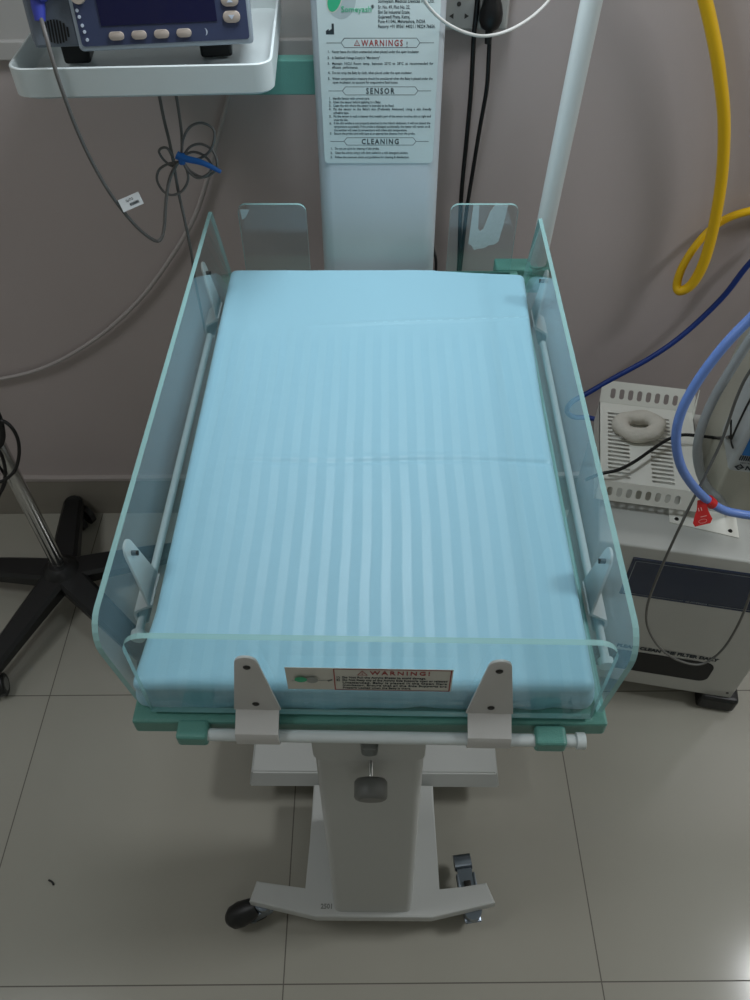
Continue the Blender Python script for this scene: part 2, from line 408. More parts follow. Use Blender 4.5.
# upper cap of the column with a round notch
bm = bmesh.new()
out = []
for i in range(5): a = rad(180 + 90 * i / 4); out.append((-.054 + .014 * math.cos(a), .836 + .014 * math.sin(a)))
for i in range(5): a = rad(270 + 90 * i / 4); out.append((.050 + .014 * math.cos(a), .836 + .014 * math.sin(a)))
out += [(.064, .885), (.0105 - .0015, .885)]
for i in range(9): a = rad(0 - 180 * i / 8); out.append((-.0015 + .0105 * math.cos(a), .843 + .0105 * math.sin(a)))
out += [(-.012, .885), (-.068, .885)]
prism(bm, out, 0, .168, faceY(0, -.246, -.015), bev=.0012)
obj('column_cap', bm, CREAM, W)
# under-bed box that closes the column to the platform
bm = bmesh.new(); bx(bm, -.15, .15, -.34, .36, .865, .908, .006); bx(bm, -.10, .10, .3, .46, .82, .905, .004); bx(bm, -.055, .05, -.38, -.26, .82, .88); obj('bed_carrier', bm, CREAM, W)
# lock knob
bm = bmesh.new()
cyl(bm, (0, -.404, .788), (0, -.434, .779), .0028, n=12, mi=1)
cyl(bm, (0, -.424, .781), (0, -.450, .776), .0, n=26, rings=[(0, .007), (.08, .0175), (.2, .0200), (.85, .0200), (.95, .0185), (1, .0155)])
obj('lock_knob', bm, [DKGREY, CHROME], W)
# faint raised model number on the foot is dark grey pad lettering
bm = bmesh.new(); text(bm, '2501', .012, Matrix.Translation((-.099, -.404, .1122)), 0, .021, bold=.0004)
o = obj('foot_lettering', bm, mat('foot_ink', srgb(120, 122, 118), .6), W)

# castors
def castor(x, y, rot, brake, lever=False):
    """swivel castor: shell, wheel, pedal; rot = heading of the trailing side"""
    e = bpy.data.objects.new('castor', None); COL.objects.link(e); e.parent = W; e.location = (x, y, 0); e.rotation_euler = (0, 0, rot); e.empty_display_size = .02
    b = bmesh.new()
    cyl(b, (0, 0, .082), (0, 0, .060), .017, n=20)
    # fork cheeks: a bent sheet wrapped over the wheel
    for s in (-1, 1):
        P = [(-.016, .060), (.016, .060), (.040, .034), (.034, .022), (.020, .022), (-.012, .045)]
        T = Matrix(((1, 0, 0, 0), (0, 0, 1, s * .0135 - .001), (0, 1, 0, 0), (0, 0, 0, 1)))
        prism(b, P, 0, .002, T)
    bx(b, -.017, .018, -.0155, .0155, .056, .062, .002)
    cyl(b, (.026, -.018, .030), (.026, .018, .030), .005, n=12)
    obj('fork', b, STEEL, e, 40)
    b = bmesh.new(); cyl(b, (.026, -.0115, .030), (.026, .0115, .030), .03, n=30, rings=[(0, .020), (.02, .0265), (.15, .0298), (.85, .0298), (.98, .0265), (1, .02)])
    obj('wheel', b, RUBBER, e)
    if brake:
        b = bmesh.new()
        cyl(b, (.012, 0, .062), (.076, 0, .030), .018, n=24, rings=[(0, .014), (.2, .020), (.55, .0235), (.8, .021), (.95, .013), (1, .004)])
        obj('brake_pedal', b, BLACK, e)
    if lever:
        b = bmesh.new()
        prism(b, [(.010, .066), (.052, .066), (.058, .056), (.062, .056), (.056, .070), (.010, .070)], -.0125, .0125, Matrix(((1, 0, 0, 0), (0, 0, 1, 0), (0, 1, 0, 0), (0, 0, 0, 1))))
        cyl(b, (.066, -.0145, .062), (.066, .0145, .062), .0105, n=24)
        bx(b, .020, .05, -.016, -.0125, .058, .073, .001); bx(b, .020, .05, .0125, .016, .058, .073, .001)
        bx(b, .026, .040, -.006, .006, .0705, .076, .001, mi=1)
        for v in b.verts: v.co = Vector((v.co.x * 1.45 - .004, v.co.y * 1.15, v.co.z * 1.1 - .004))
        obj('brake_lever', b, [STEEL, SCREW], e, 40)
    return e
castor(-.212, -.385, rad(196), True)
castor(.188, -.397, rad(98), False, True)
castor(-.20, .50, rad(80), False); castor(.20, .50, rad(100), False)

# bed platform
bm = bmesh.new(); bx(bm, -.253, .252, -.428, .430, .911, .936, .003); obj('bed_platform', bm, GREEN, W)
bm = bmesh.new(); bx(bm, -.14, .312, .446, .472, .878, .901, .003)
bx(bm, .215, .312, .436, .474, .900, .934, .003)
bx(bm, .10, .23, .440, .474, .880, .903, .003)
cyl(bm, (.288, .454, .90), (.288, .454, .937), .018, n=24)
obj('head_bar', bm, GREEN, W)

# drop-down guards: local frame u along the guard, v outwards, z up
def guard(name, T, u0, u1, lean, brackets, rail0, rail1, blocks, knob_end, sticker=None, ztop=1.09, zbot=.941, rc=.024, cr=(0, 0, 1, 1), bmat=None, rr=.0066, both=True):
    bmat = bmat or GREEN
    """T maps (u, v, z); v=0 is the guard's outer face at its foot; lean = outward shift of its top"""
    b = bmesh.new()
    P = rrect(u0, u1, 0, ztop - zbot, rc, 6, cr)
    sh = lean / (ztop - zbot)
    K = T @ Matrix(((1, 0, 0, 0), (0, sh, 1, -.006), (0, 1, 0, zbot), (0, 0, 0, 1)))
    prism(b, P, 0, .006, K, 0, 1)
    g = obj(name, b, [ACR, EDGE], W)
    for (c, side) in brackets:
        # flat plate: straight outer edge, slanted inner edge, rounded tip, foot wrapped over the rail
        b = bmesh.new(); w_, h_ = .049, ztop - .026 - .956
        s = side
        P = [(c - s * .0245, 0), (c + s * .0245, 0)]
        rt_ = .0112; P = [(c - .0245, 0)]
        for i in range(9):
            a = rad(172 - 164 * i / 8); P.append((c + rt_ * math.cos(a), h_ - rt_ + rt_ * math.sin(a)))
        P += [(c + .0245, 0)]; P = P[::-1]
        sh0 = sh * (.956 - zbot)
        K2 = T @ Matrix(((1, 0, 0, 0), (0, sh, 1, sh0 + .0006), (0, 1, 0, .956), (0, 0, 0, 1)))
        prism(b, P, 0, .003, K2, 0, bev=.0006)
        # foot: steps out over the rail and wraps under it
        prof = [(.0006, .957), (.0036, .957), (.0150, .949), (.0245, .943), (.0268, .937), (.0266, .924), (.023, .9185), (.013, .9185), (.013, .9205), (.0215, .9205), (.0238, .925), (.0240, .935), (.0225, .940), (.0140, .946), (.0012, .953)]
        prism(b, prof, c - .0225, c + .0225, T @ Matrix(((0, 0, 1, 0), (1, 0, 0, 0), (0, 1, 0, 0), (0, 0, 0, 1))), 0)
        br = obj('bracket', b, GREY_PLATE, W, 30)
        for (du, dz) in ((0, h_ - .018), (0, .014))[:2 if both else 1]:
            o0 = Vector((c + du, sh0 + sh * dz + .0030, .956 + dz)); o1 = o0 + Vector((0, .0022, 0))
            b = bmesh.new(); cyl(b, T @ (o0 - Vector((0, .0096, 0))), T @ o1, .0036, n=14, rings=[(0, .003), (.78, .003), (.80, .0040), (.93, .0036), (1, .0018)])
            obj('screw', b, SCREW, br)
    b = bmesh.new(); cyl(b, T @ Vector((rail0, .0185, .928)), T @ Vector((rail1, .0185, .928)), rr, n=16)
    kx = rail1 if knob_end > 0 else rail0
    cyl(b, T @ Vector((kx - knob_end * .002, .0185, .928)), T @ Vector((kx + knob_end * .007, .0185, .928)), .0088, n=12, smooth=False)
    obj('guard_rail', b, WHITE, W, 40)
    for (a0, a1) in blocks:
        b = bmesh.new(); bx(b, a0, a1, .0055, .0275, .918, .938, .004, 3, 0, T); obj('hinge_block', b, bmat, W)
    return g
T_front = Matrix.Translation((0, -.4215, 0)) @ Matrix.Rotation(rad(-.7), 4, 'Z') @ Matrix(((1, 0, 0, 0), (0, -1, 0, 0), (0, 0, 1, 0), (0, 0, 0, 1)))
guard('foot_guard', T_front, -.232, .233, 0, [(-.117, 1), (.1245, -1)], -.19, .219, [(-.203, -.170), (.173, .206)], 1, ztop=1.089)
T_left = Matrix(((0, -1, 0, -.2515), (1, 0, 0, 0), (0, 0, 1, 0), (0, 0, 0, 1)))
guard('left_guard', T_left, -.405, .388, .018, [(-.272, 1), (.280, -1)], -.315, .25, [], -1, ztop=1.070, rc=.032, cr=(0, 0, 0, 1), rr=.0050, both=False)
T_right = Matrix.Rotation(rad(-.6), 4, 'Z') @ Matrix(((0, 1, 0, .2505), (1, 0, 0, 0), (0, 0, 1, 0), (0, 0, 0, 1)))
guard('right_guard', T_right, -.414, .370, .012, [(-.278, 1), (.262, -1)], -.345, .235, [], -1, ztop=1.070, rc=.032, cr=(0, 0, 0, 1), rr=.0050, both=False)
# head guards: two short panels beside the tower, with a torn bit of tape
TAPE = mat('torn_white_tape', srgb(190, 205, 208), .5, bump=(200, .3))
for (x0, x1, tape) in ((-.228, -.115, [[(.004, .122), (.020, .122), (.012, .108), (.006, .104)]]), (.1245, .2365, [[((cx - 170) / 230 * .112, .130 - (cy - 88) / 222 * .13) for cx, cy in ((245, 88), (265, 88), (269, 160), (277, 168), (287, 160), (304, 108), (318, 88), (362, 88), (356, 140), (345, 200), (332, 210), (312, 213), (296, 222), (276, 224), (262, 228), (252, 214), (240, 208))]])):
    b = bmesh.new(); prism(b, rrect(x0, x1, .936, 1.066, .013, 5, (0, 0, 1, 1)), 0, .005, faceY(0, .423, 0), 0, 1)
    g = obj('head_guard', b, [ACR, EDGE], W)
    b = bmesh.new(); prism(b, [(x0 + x, .936 + y) for x, y in tape[0]], 0, .0005, faceY(0, .4176, 0)); obj('tape', b, TAPE, g)

# warning sticker on the foot guard
b = bmesh.new(); YS = -.4219
KS0 = Matrix.Translation((0, YS, 0)) @ Matrix.Rotation(rad(-.7), 4, 'Z') @ faceY(0, 0, 0)
prism(b, [(-.0815, .998), (.0815, .998), (.0815, 1.041), (-.0815, 1.041)], 0, .0004, KS0)
st = obj('warning_label', b, STICKER, W); st['label'] = 'cream warning sticker with a red frame'
bm = bmesh.new(); KS = KS0 @ Matrix.Translation((0, 1.0195, .0008))
def bar_(bm, a, b, t, mi, T):
    a = Vector(a + (0,)); b = Vector(b + (0,)); d = (b - a).normalized(); nn = Vector((-d.y, d.x, 0)) * t / 2
    cat(bm, [a - nn - d * t / 2, b - nn + d * t / 2, b + nn + d * t / 2, a + nn - d * t / 2], [(0, 1, 2, 3)], mi, False, T)
C4 = [(-.034, -.0205), (.0795, -.0205), (.0795, .0205), (-.034, .0205)]
for i in range(4): bar_(bm, C4[i], C4[(i + 1) % 4], .0011, 1, KS)
text(bm, 'WARNING!', .0100, KS @ Matrix.Translation((.001, .0105, 0)), 1, .058, bold=.0001, spacing=1.35)
P = [(-.011, .0095), (-.002, .0095), (-.0065, .0175)]
for i in range(3): bar_(bm, P[i], P[(i + 1) % 3], .0008, 1, KS)
text(bm, '!', .006, KS @ Matrix.Translation((-.0074, .0105, 0)), 1)
for i, (n_, s, w0) in enumerate((('1)', 'Do Not Pull the Acrylic Sheets to avoid damage.', .082), ('2)', 'Do Not Keep any of the Acrylic Side Supports open or released', .103),
        ('', 'Unattended, Baby is placed in the Open Care', .103), ('', 'Incubator. Ensure that all the Side Supports are', .103), ('', 'Properly Locked when the Baby is there.', .068))):
    z = .0030 - i * .0052
    if n_: text(bm, n_, .0048, KS @ Matrix.Translation((-.0325, z, 0)), 0, bold=.00005)
    text(bm, s, .0048, KS @ Matrix.Translation((-.0265, z, 0)), 0, w0, bold=.00005)
disc(bm, -.067, 1.0215, .0062, .0052, 2, .0004, 0, YS - .0014); disc(bm, -.056, 1.0205, .0060, .0062, 3, .0002, 0, YS - .0014)
bar_(bm, (-.076, -.004), (-.038, -.002), .0010, 3, KS); bar_(bm, (-.040, -.003), (-.037, -.001), .0018, 0, KS)
obj('lettering', bm, [INK, RED_INK, GREEN_INK, mat('sticker_grey_ink', srgb(150, 155, 150), .6)], st)

# IV pole on the right of the head bar
bm = bmesh.new(); cyl(bm, (.290, .454, .93), (.327, .454, 2.1), .0155, n=28); cyl(bm, (.327, .454, 2.1), (.327, .454, 2.11), .017, n=28); obj('drip_pole', bm, WHITE, W)

# monitor tray carried by a green arm from the tower
bm = bmesh.new(); bx(bm, -.36, -.09, .497, .521, 1.207, 1.258, .002); bx(bm, -.36, -.27, .48, .521, 1.250, 1.2845, .002); obj('tray_arm', bm, GREEN, W)
TR = Matrix.Translation((-.133, .298, 1.284)) @ Matrix.Rotation(rad(3.0), 4, 'Z')      # front right corner of the tray
bm = bmesh.new()
tw, td, th_ = .343, .335, .040
def ringz(x0, x1, y0, y1, r, z): return [(x, y, z) for x, y in rrect(x0, x1, y0, y1, r, 7)]
RR = [ringz(-tw + .012, -.004, .008, td - .004, .022, 0), ringz(-tw, 0, 0, td, .024, .005), ringz(-tw, 0, 0, td, .024, th_ - .001), ringz(-tw + .001, -.001, .001, td - .001, .023, th_), ringz(-tw + .003, -.003, .003, td - .003, .022, th_), ringz(-tw + .004, -.004, .004, td - .004, .021, th_ - .001), ringz(-tw + .005, -.005, .005, td - .005, .020, .006), ringz(-tw + .012, -.012, .012, td - .012, .016, .003)]
n = len(RR[0]); V = [p for r_ in RR for p in r_]; F = []
for k in range(len(RR) - 1):
    for i in range(n): F.append((k * n + i, k * n + (i + 1) % n, (k + 1) * n + (i + 1) % n, (k + 1) * n + i))
F += [tuple(range(n))[::-1], tuple(range(7 * n, 8 * n))]
cat(bm, V, F, 0, False, TR)
obj('monitor_tray', bm, WHITE, W, 35)

# ------------------------------------------------------------------ mattress
def sheet_mat():
    m = bpy.data.materials.new('blue_satin_stripe_cotton'); m.use_nodes = True; nt = m.node_tree; N = nt.nodes.new; L = nt.links.new
    b = nt.nodes['Principled BSDF']; tc = N('ShaderNodeTexCoord'); sp = N('ShaderNodeSeparateXYZ'); L(tc.outputs['Object'], sp.inputs[0])
    no = N('ShaderNodeTexNoise'); no.inputs['Scale'].default_value = 3; L(tc.outputs['Object'], no.inputs['Vector'])
    def mth(op, a, b_=None):
        n = N('ShaderNodeMath'); n.operation = op
        for i, v in enumerate((a, b_)):
            if v is None: continue
            if isinstance(v, (int, float)): n.inputs[i].default_value = v
            else: L(v, n.inputs[i])
        return n.outputs[0]
    wv = mth('MULTIPLY', no.outputs[0], .012); x = mth('ADD', sp.outputs[0], wv); x = mth('ADD', x, 10)
    t = mth('FRACT', mth('DIVIDE', x, .0235)); t = mth('ABSOLUTE', mth('SUBTRACT', t, .5))
    rp = N('ShaderNodeMapRange'); rp.inputs[1].default_value = .19; rp.inputs[2].default_value = .28; L(t, rp.inputs[0])
    # the plain hem at the head end carries no stripes; a short run of pale stitches marks it
    hem = N('ShaderNodeMapRange'); hem.inputs[1].default_value = .20; hem.inputs[2].default_value = .15; L(sp.outputs[1], hem.inputs[0])
    rpm = mth('MULTIPLY', rp.outputs[0], hem.outputs[0])
    ln = mth('LESS_THAN', mth('ABSOLUTE', mth('SUBTRACT', mth('SUBTRACT', sp.outputs[1], mth('MULTIPLY', sp.outputs[0], .06)), .206)), .0010)
    ds = mth('LESS_THAN', mth('FRACT', mth('DIVIDE', mth('ADD', sp.outputs[0], 10.0), .017)), .4)
    gt = mth('GREATER_THAN', sp.outputs[0], .0); st = mth('MULTIPLY', mth('MULTIPLY', ln, ds), gt)
    mx = N('ShaderNodeMix'); mx.data_type = 'RGBA'; mx.inputs[6].default_value = srgb(150, 199, 217); mx.inputs[7].default_value = srgb(145, 195, 214)
    L(rpm, mx.inputs[0]); m2 = N('ShaderNodeMix'); m2.data_type = 'RGBA'; L(st, m2.inputs[0]); L(mx.outputs[2], m2.inputs[6]); m2.inputs[7].default_value = srgb(164, 212, 228); L(m2.outputs[2], b.inputs['Base Color'])
    r = mth('MULTIPLY', rpm, .22); r = mth('ADD', r, .42); L(r, b.inputs['Roughness'])
    b.inputs['Sheen Weight'].default_value = .15
    wn = N('ShaderNodeTexNoise'); wn.inputs['Scale'].default_value = 900; L(tc.outputs['Object'], wn.inputs['Vector'])
    w2 = N('ShaderNodeTexNoise'); w2.inputs['Scale'].default_value = 14; w2.inputs['Detail'].default_value = 3; L(tc.outputs['Object'], w2.inputs['Vector'])
    h = mth('ADD', mth('MULTIPLY', wn.outputs[0], .15), mth('MULTIPLY', w2.outputs[0], 1.5))
    h = mth('ADD', h, mth('MULTIPLY', rpm, .10))
    bp = N('ShaderNodeBump'); bp.inputs['Strength'].default_value = .25; bp.inputs['Distance'].default_value = .003
    L(h, bp.inputs['Height']); L(bp.outputs[0], b.inputs['Normal'])
    return m
SHEET = sheet_mat()
bm = bmesh.new(); nx, ny, nz = 80, 300, 10
hx, hy, hz = .5, .5, .5
def gridface(bm, f, a, b):
    vs = [[bm.verts.new(f(i / a, j / b)) for j in range(b + 1)] for i in range(a + 1)]
    for i in range(a):
        for j in range(b): bm.faces.new((vs[i][j], vs[i + 1][j], vs[i + 1][j + 1], vs[i][j + 1]))
gridface(bm, lambda u, v: (u, v, 1), nx, ny); gridface(bm, lambda u, v: (u, v, 0), nx, ny)
gridface(bm, lambda u, v: (u, 0, v), nx, nz); gridface(bm, lambda u, v: (u, 1, v), nx, nz)
gridface(bm, lambda u, v: (0, u, v), ny, nz); gridface(bm, lambda u, v: (1, u, v), ny, nz)
bmesh.ops.remove_doubles(bm, verts=bm.verts, dist=1e-5)
MY0, MY1, MZ0, MZ1 = -.4125, .359, .9365, .986
for v in bm.verts:
    u, t, h = v.co; y = MY0 + (MY1 - MY0) * t
    xl = -.2385 - .004 * t - .009 * max(0, 1 - t / .12); xr = .2335 + .003 * t + .016 * max(0, t - .5) ** 1.5 * 2
    X = xl + (xr - xl) * u; Z = MZ0 + (MZ1 - MZ0) * h
    r = .011; y += t * .032 * (.36 - u)
    q = Vector((min(max(X, xl + r), xr - r), min(max(y, MY0 + r), MY1 - r), min(max(Z, MZ0 + r * .5), MZ1 - r)))
    d = Vector((X, y, Z)) - q
    if d.length > 1e-6:
        rr = r if Z > q.z or abs(d.z) < 1e-6 else r
        d = d.normalized() * (rr if d.z >= 0 else rr * .6 if abs(d.x) + abs(d.y) < 1e-6 else rr)
        if d.z < -r * .5: d.z = -r * .5
    p = q + d
    side = 1 - min(1, abs(p.z - .955) / .03)
    # slack sheet: soft bulges, tucks near the foot corners, one crosswise fold line
    nn = mnoise.noise(Vector((p.x * 5, p.y * 5, 3))) * .0022 + mnoise.noise(Vector((p.x * 22, p.y * 14, 8))) * .0005
    top = max(0, min(1, (p.z - .965) / .015)); p.z += nn * top
    fy = -.090 - .012 * (p.x + .05) + .003 * math.sin(p.x * 14) ; fk = top * (.5 + .5 * mnoise.noise(Vector((p.x * 7, 2, 2)))) * min(1, max(0, (p.x + .19) * 14)); p.z += fk * (-.0030 * math.exp(-((p.y - fy) / .0030) ** 2) + .0020 * math.exp(-((p.y - fy - .008) / .005) ** 2))
    fy = .206 + .06 * p.x; p.z += .0014 * top * math.exp(-((p.y - fy) / .004) ** 2) * min(1, max(0, (p.x + .12) * 12))
    if p.z < .975:
        k = min(1, (.975 - p.z) / .02)
        m1 = mnoise.noise(Vector((p.x * 16, p.y * 16, p.z * 30)));  m2 = mnoise.noise(Vector((p.x * 45, p.y * 45, p.z * 60 + 5)))
        cx, cy = p.x - (-.005), p.y
        if p.y < MY0 + .03: p.y += -(.0010 + m1 * .0030 + m2 * .0018 * (1 + 1.5 * max(0, u - .6))) * k + .001
        if p.x < xl + .03: p.x -= (.003 + m1 * .004 + m2 * .0015) * k
        if p.x > xr - .03: p.x += (.002 + m1 * .004 + m2 * .0015) * k
        if t > .97: p.y += m1 * .003 * k
    p.z = max(p.z, .9368)
    v.co = p
for f in bm.faces: f.smooth = True
MT = obj('mattress', bm, SHEET)
MT.location = (0, .8, 0); MT.rotation_euler = (0, 0, rad(-.8))
tag(MT, 'mattress in a light blue striped cotton sheet lying on the infant warmer bed', 'mattress')

# ------------------------------------------------------------------ patient monitor on the tray
BODY = mat('monitor_grey_plastic', srgb(108, 117, 128), .42, bump=(400, .1))
BEZ = mat('monitor_navy_panel', srgb(56, 65, 94), .38)
SCR = mat('dark_lcd_screen', srgb(11, 15, 56), .12)
BTN = mat('taupe_button', srgb(172, 160, 150), .45)
RIM = mat('monitor_silver_rim', srgb(168, 180, 192), .3, .3)
LED = mat('pale_indicator', srgb(190, 200, 215), .4)
PM = thing('patient_monitor', 'grey patient monitor with navy front panel and dark screen on the white tray', 'patient monitor', (-.376, 1.112, 1.290), rad(6.5))
# local: x right from the panel's lower left corner, y back, z up; the front leans back slightly
tilt = rad(9)
FT = Matrix.Translation((0, 0, .046)) @ Matrix.Rotation(-tilt, 4, 'X')    # face frame: x right, z up the face, y into the body
bm = bmesh.new()
def fb(bm, x0, x1, y0, y1, z0, z1, bev=0, mi=0, seg=2): bx(bm, x0, x1, y0, y1, z0, z1, bev, seg, mi, FT)
fb(bm, -.062, .222, .016, .14, .004, .155, .008)
fb(bm, -.058, .0, .010, .03, .004, .155, .004)
obj('case', bm, BODY, PM)
bm = bmesh.new(); prism(bm, rrect(0, .224, 0, .160, .006, 4), 0, .024, FT @ faceY(0, .020, 0), bev=.003); obj('front_rim', bm, RIM, PM, 40)
bm = bmesh.new(); prism(bm, rrect(.005, .219, .006, .155, .004, 4), 0, .002, FT @ faceY(0, -.0032, 0)); pn = obj('front_panel', bm, BEZ, PM)
bm = bmesh.new(); prism(bm, [(.034, .028), (.180, .028), (.180, .140), (.034, .140)], 0, .001, FT @ faceY(0, -.0052, 0)); obj('screen', bm, SCR, PM)
for cx, cz, w_, h_ in ((.0505, .0165, .019, .0095), (.079, .0165, .019, .0095), (.1075, .0165, .019, .0095), (.136, .0165, .019, .0095), (.199, .032, .022, .013), (.199, .050, .022, .013)):
    bm = bmesh.new(); prism(bm, rrect(cx - w_ / 2, cx + w_ / 2, cz - h_ / 2, cz + h_ / 2, h_ / 2 - .0004, 5), 0, .003, FT @ faceY(0, -.0050, 0), bev=.0008)
    k = obj('button', bm, BTN, PM, 40)
    if w_ > .02:
        s = 1 if cz > .04 else -1
        bm = bmesh.new(); cat(bm, [(cx - .004, cz - s * .0022, 0), (cx + .004, cz - s * .0022, 0), (cx, cz + s * .003, 0)], [(0, 1, 2)], 0, False, FT @ faceY(0, -.0085, 0)); obj('arrow', bm, LED, k)
bm = bmesh.new(); cyl(bm, FT @ Vector((.013, -.005, .062)), FT @ Vector((.013, -.010, .062)), .010, .009, n=24); obj('button', bm, BTN, PM)
for cx, cz in ((.0085, .046), (.0095, .039), (.0108, .0295), (.0118, .0225), (.013, .0135)):
    bm = bmesh.new(); cyl(bm, FT @ Vector((cx, -.0052, cz)), FT @ Vector((cx, -.0066, cz)), .0020, n=12); obj('indicator', bm, LED, PM)
bm = bmesh.new()   # crescent mark
V = []; n = 10
for i in range(n + 1): a = rad(-80 + 160 * i / n); V.append((.1625 + .0035 * math.cos(a), .0165 + .0042 * math.sin(a), 0))
for i in range(n + 1): a = rad(80 - 160 * i / n); V.append((.1625 + .0018 * math.cos(a), .0165 + .0042 * math.sin(a) * .95, 0))
cat(bm, V, [tuple(range(len(V)))], 0, False, FT @ faceY(0, -.0054, 0)); obj('crescent_mark', bm, LED, PM)
bm = bmesh.new()   # speaker: disc of dark slots
for i in range(9):
    x = -.015 + .03 * i / 8; h_ = .82 * math.sqrt(max(0, .0165 ** 2 - x * x))
    prism(bm, [(x - .0011, -h_), (x + .0011, -h_), (x + .0011, h_), (x - .0011, h_)], 0, .0012, FT @ faceY(-.027, .0105, .022) @ Matrix.Rotation(rad(-4), 4, 'Z'))
obj('speaker_grille', bm, BLACK, PM)
bm = bmesh.new(); bx(bm, -.045, -.008, .088, .13, .0005, .050, .004); obj('foot', bm, BLACK, PM)
bm = bmesh.new(); bx(bm, .145, .190, .088, .13, .0005, .050, .004); obj('foot', bm, BLACK, PM)
bm = bmesh.new(); tube(bm, [FT @ Vector(p) for p in ((.222, .06, .060), (.238, .055, .075), (.245, .05, .10), (.240, .05, .135), (.222, .05, .15))], .009, 12); obj('carry_handle', bm, RIM, PM)

# sensor lead: blue plug and grey cable falling over the tray front
SENS = mat('grey_sensor_cable', srgb(100, 98, 96), .45)
BLUEP = mat('blue_connector_plastic', srgb(62, 72, 170), .4)
TAGM = mat('white_tag_paper', srgb(215, 220, 222), .6)
SL = thing('sensor_lead', 'grey sensor lead with a blue plug and white tag, coiled below the tray', 'sensor cable', (-.43, 1.12, 1.36))
off = Vector((-.43, 1.12, 1.36)); inv = Matrix.Translation(-off)
def LP(pts): return [p - off for p in pts]
pp = at_y(40, 14, 1.122)
bm = bmesh.new(); p0 = pp - off
cyl(bm, p0 + Vector((0, -.006, -.006)), p0 + Vector((.002, .012, .040)), 0, n=20, rings=[(0, .0065), (.3, .0085), (.45, .0085), (.5, .014), (1, .016)])
cyl(bm, p0 + Vector((.002, .000, .022)), p0 + Vector((.028, .012, .036)), .012, .014, n=18)
box(bm, p0 + Vector((.030, .012, .032)), (.006, .016, .028), .002, 2, 1, None, rad(-20))
obj('plug', bm, [BLUEP, TAGM], SL, 40)
path = [at_y(40, 15, 1.119), at_y(45, 32, 1.098), at_y(52, 58, 1.086), at_y(60, 84, 1.084), at_y(75, 125, 1.09), at_y(92, 162, 1.10), at_y(112, 196, 1.11), at_y(135, 225, 1.13), at_y(152, 239, 1.15), at_y(160, 240, 1.16),
        at_y(164, 228, 1.17), at_y(166, 200, 1.18), at_y(170, 178, 1.19), at_y(178, 162, 1.195)]
bm = bmesh.new(); tube(bm, LP(path), .0027, 10)
for loop in ([(178, 162), (172, 166), (164, 160), (159, 152), (162, 148), (168, 149), (174, 160)],
             [(179, 162), (168, 164), (159, 170), (157, 180), (163, 191), (172, 195), (182, 191), (188, 180), (186, 168), (181, 160)],
             [(182, 158), (183, 140), (190, 127), (202, 123), (213, 129), (214, 140), (209, 152), (198, 159), (185, 159)],
             [(182, 158), (190, 147), (201, 144), (212, 150), (217, 162), (214, 172), (203, 177), (192, 172), (184, 163)],
             [(182, 157), (192, 152), (203, 155), (211, 164), (209, 173), (198, 178), (188, 171), (183, 162)]):
    q = [at_y(x, y, 1.195 + .004 * math.sin(i)) for i, (x, y) in enumerate(loop)]
    tube(bm, LP(q), .0020, 8)
tube(bm, LP([at_y(160, 60, 1.30) if False else Vector((at_y(160, 97, 1.24).x, 1.24, 1.2815)), at_y(163, 115, 1.23), at_y(169, 140, 1.205), at_y(173, 160, 1.198), at_y(178, 190, 1.20), at_y(185, 222, 1.195), at_y(191, 252, 1.19), at_y(196, 285, 1.20), at_y(205, 330, 1.26)]), .0025, 8)
tube(bm, LP([Vector((at_y(177, 97, 1.24).x, 1.24, 1.2815)), at_y(180, 120, 1.22), at_y(182, 145, 1.2), at_y(181, 160, 1.195)]), .0023, 8)
obj('cable', bm, SENS, SL)
bm = bmesh.new()
c0 = at_y(131, 202, 1.112)
TT = Matrix.Translation(c0 - off) @ Matrix.Rotation(rad(8), 4, 'Z') @ Matrix.Rotation(rad(60), 4, 'X') @ Matrix.Rotation(rad(18), 4, 'Z')
box(bm, (0, 0, .001), (.033, .018, .0008), 0, 1, 0, TT)
tg = obj('paper_tag', bm, TAGM, SL)
bm = bmesh.new()
for i in range(9): box(bm, (-.002 + i * .0016, -.003, .0018), (.0009, .004, .0003), 0, 1, 0, TT)
text(bm, 'SpO2', .005, TT @ Matrix.Translation((-.006, .002, .0016)), 0)
obj('lettering', bm, INK, tg)
TIE = mat('blue_cable_tie', srgb(22, 92, 165), .5)
bm = bmesh.new()
a = at_y(182, 159, 1.188); bpt = at_y(203, 163, 1.182); c = at_y(221, 172, 1.18)
tube(bm, LP([at_y(177, 155, 1.188), at_y(183, 158, 1.186), bpt, c]), .0032, 8, rf=lambda t: .0062 * (1 - t) ** .8 * .6 + .0028)
box(bm, a - off, (.010, .014, .015), .003, 2, 0)
obj('cable_tie', bm, TIE, SL)

# ------------------------------------------------------------------ wall side: socket, plug, cords
SOCK = mat('socket_white_plastic', srgb(172, 172, 168), .35)
SY = 1.448
bm = bmesh.new(); p = at_y(441, 31, SY); q = at_y(507, 31, SY)
bx(bm, p.x - .06, q.x, SY, YW, p.z, p.z + .14, .004)
SO = thing('wall_socket', 'off-white three-pin wall socket plate behind the white column', 'wall socket', (p.x, SY, p.z))
o = obj('face_plate', bm, SOCK, SO); o.location = (-p.x, -SY, -p.z)
bm = bmesh.new()
for (x, y, r) in ((459, 4, .0035),): c = at_y(x, y, SY); cyl(bm, c + Vector((0, -.0006, 0)), c + Vector((0, .001, 0)), r, n=16)
for (x, y, a) in ((452, 16, -30), (466, 16, 30)):
    c = at_y(x, y, SY); cat(bm, [c + Vector((math.cos(rad(a + t)) * .0048, -.0006, math.sin(rad(a + t)) * .0048)) for t in (90, 210, 330)], [(0, 1, 2)])
o = obj('pin_hole', bm, mat('socket_hole_dark', srgb(60, 58, 54), .6), SO); o.location = (-p.x, -SY, -p.z)

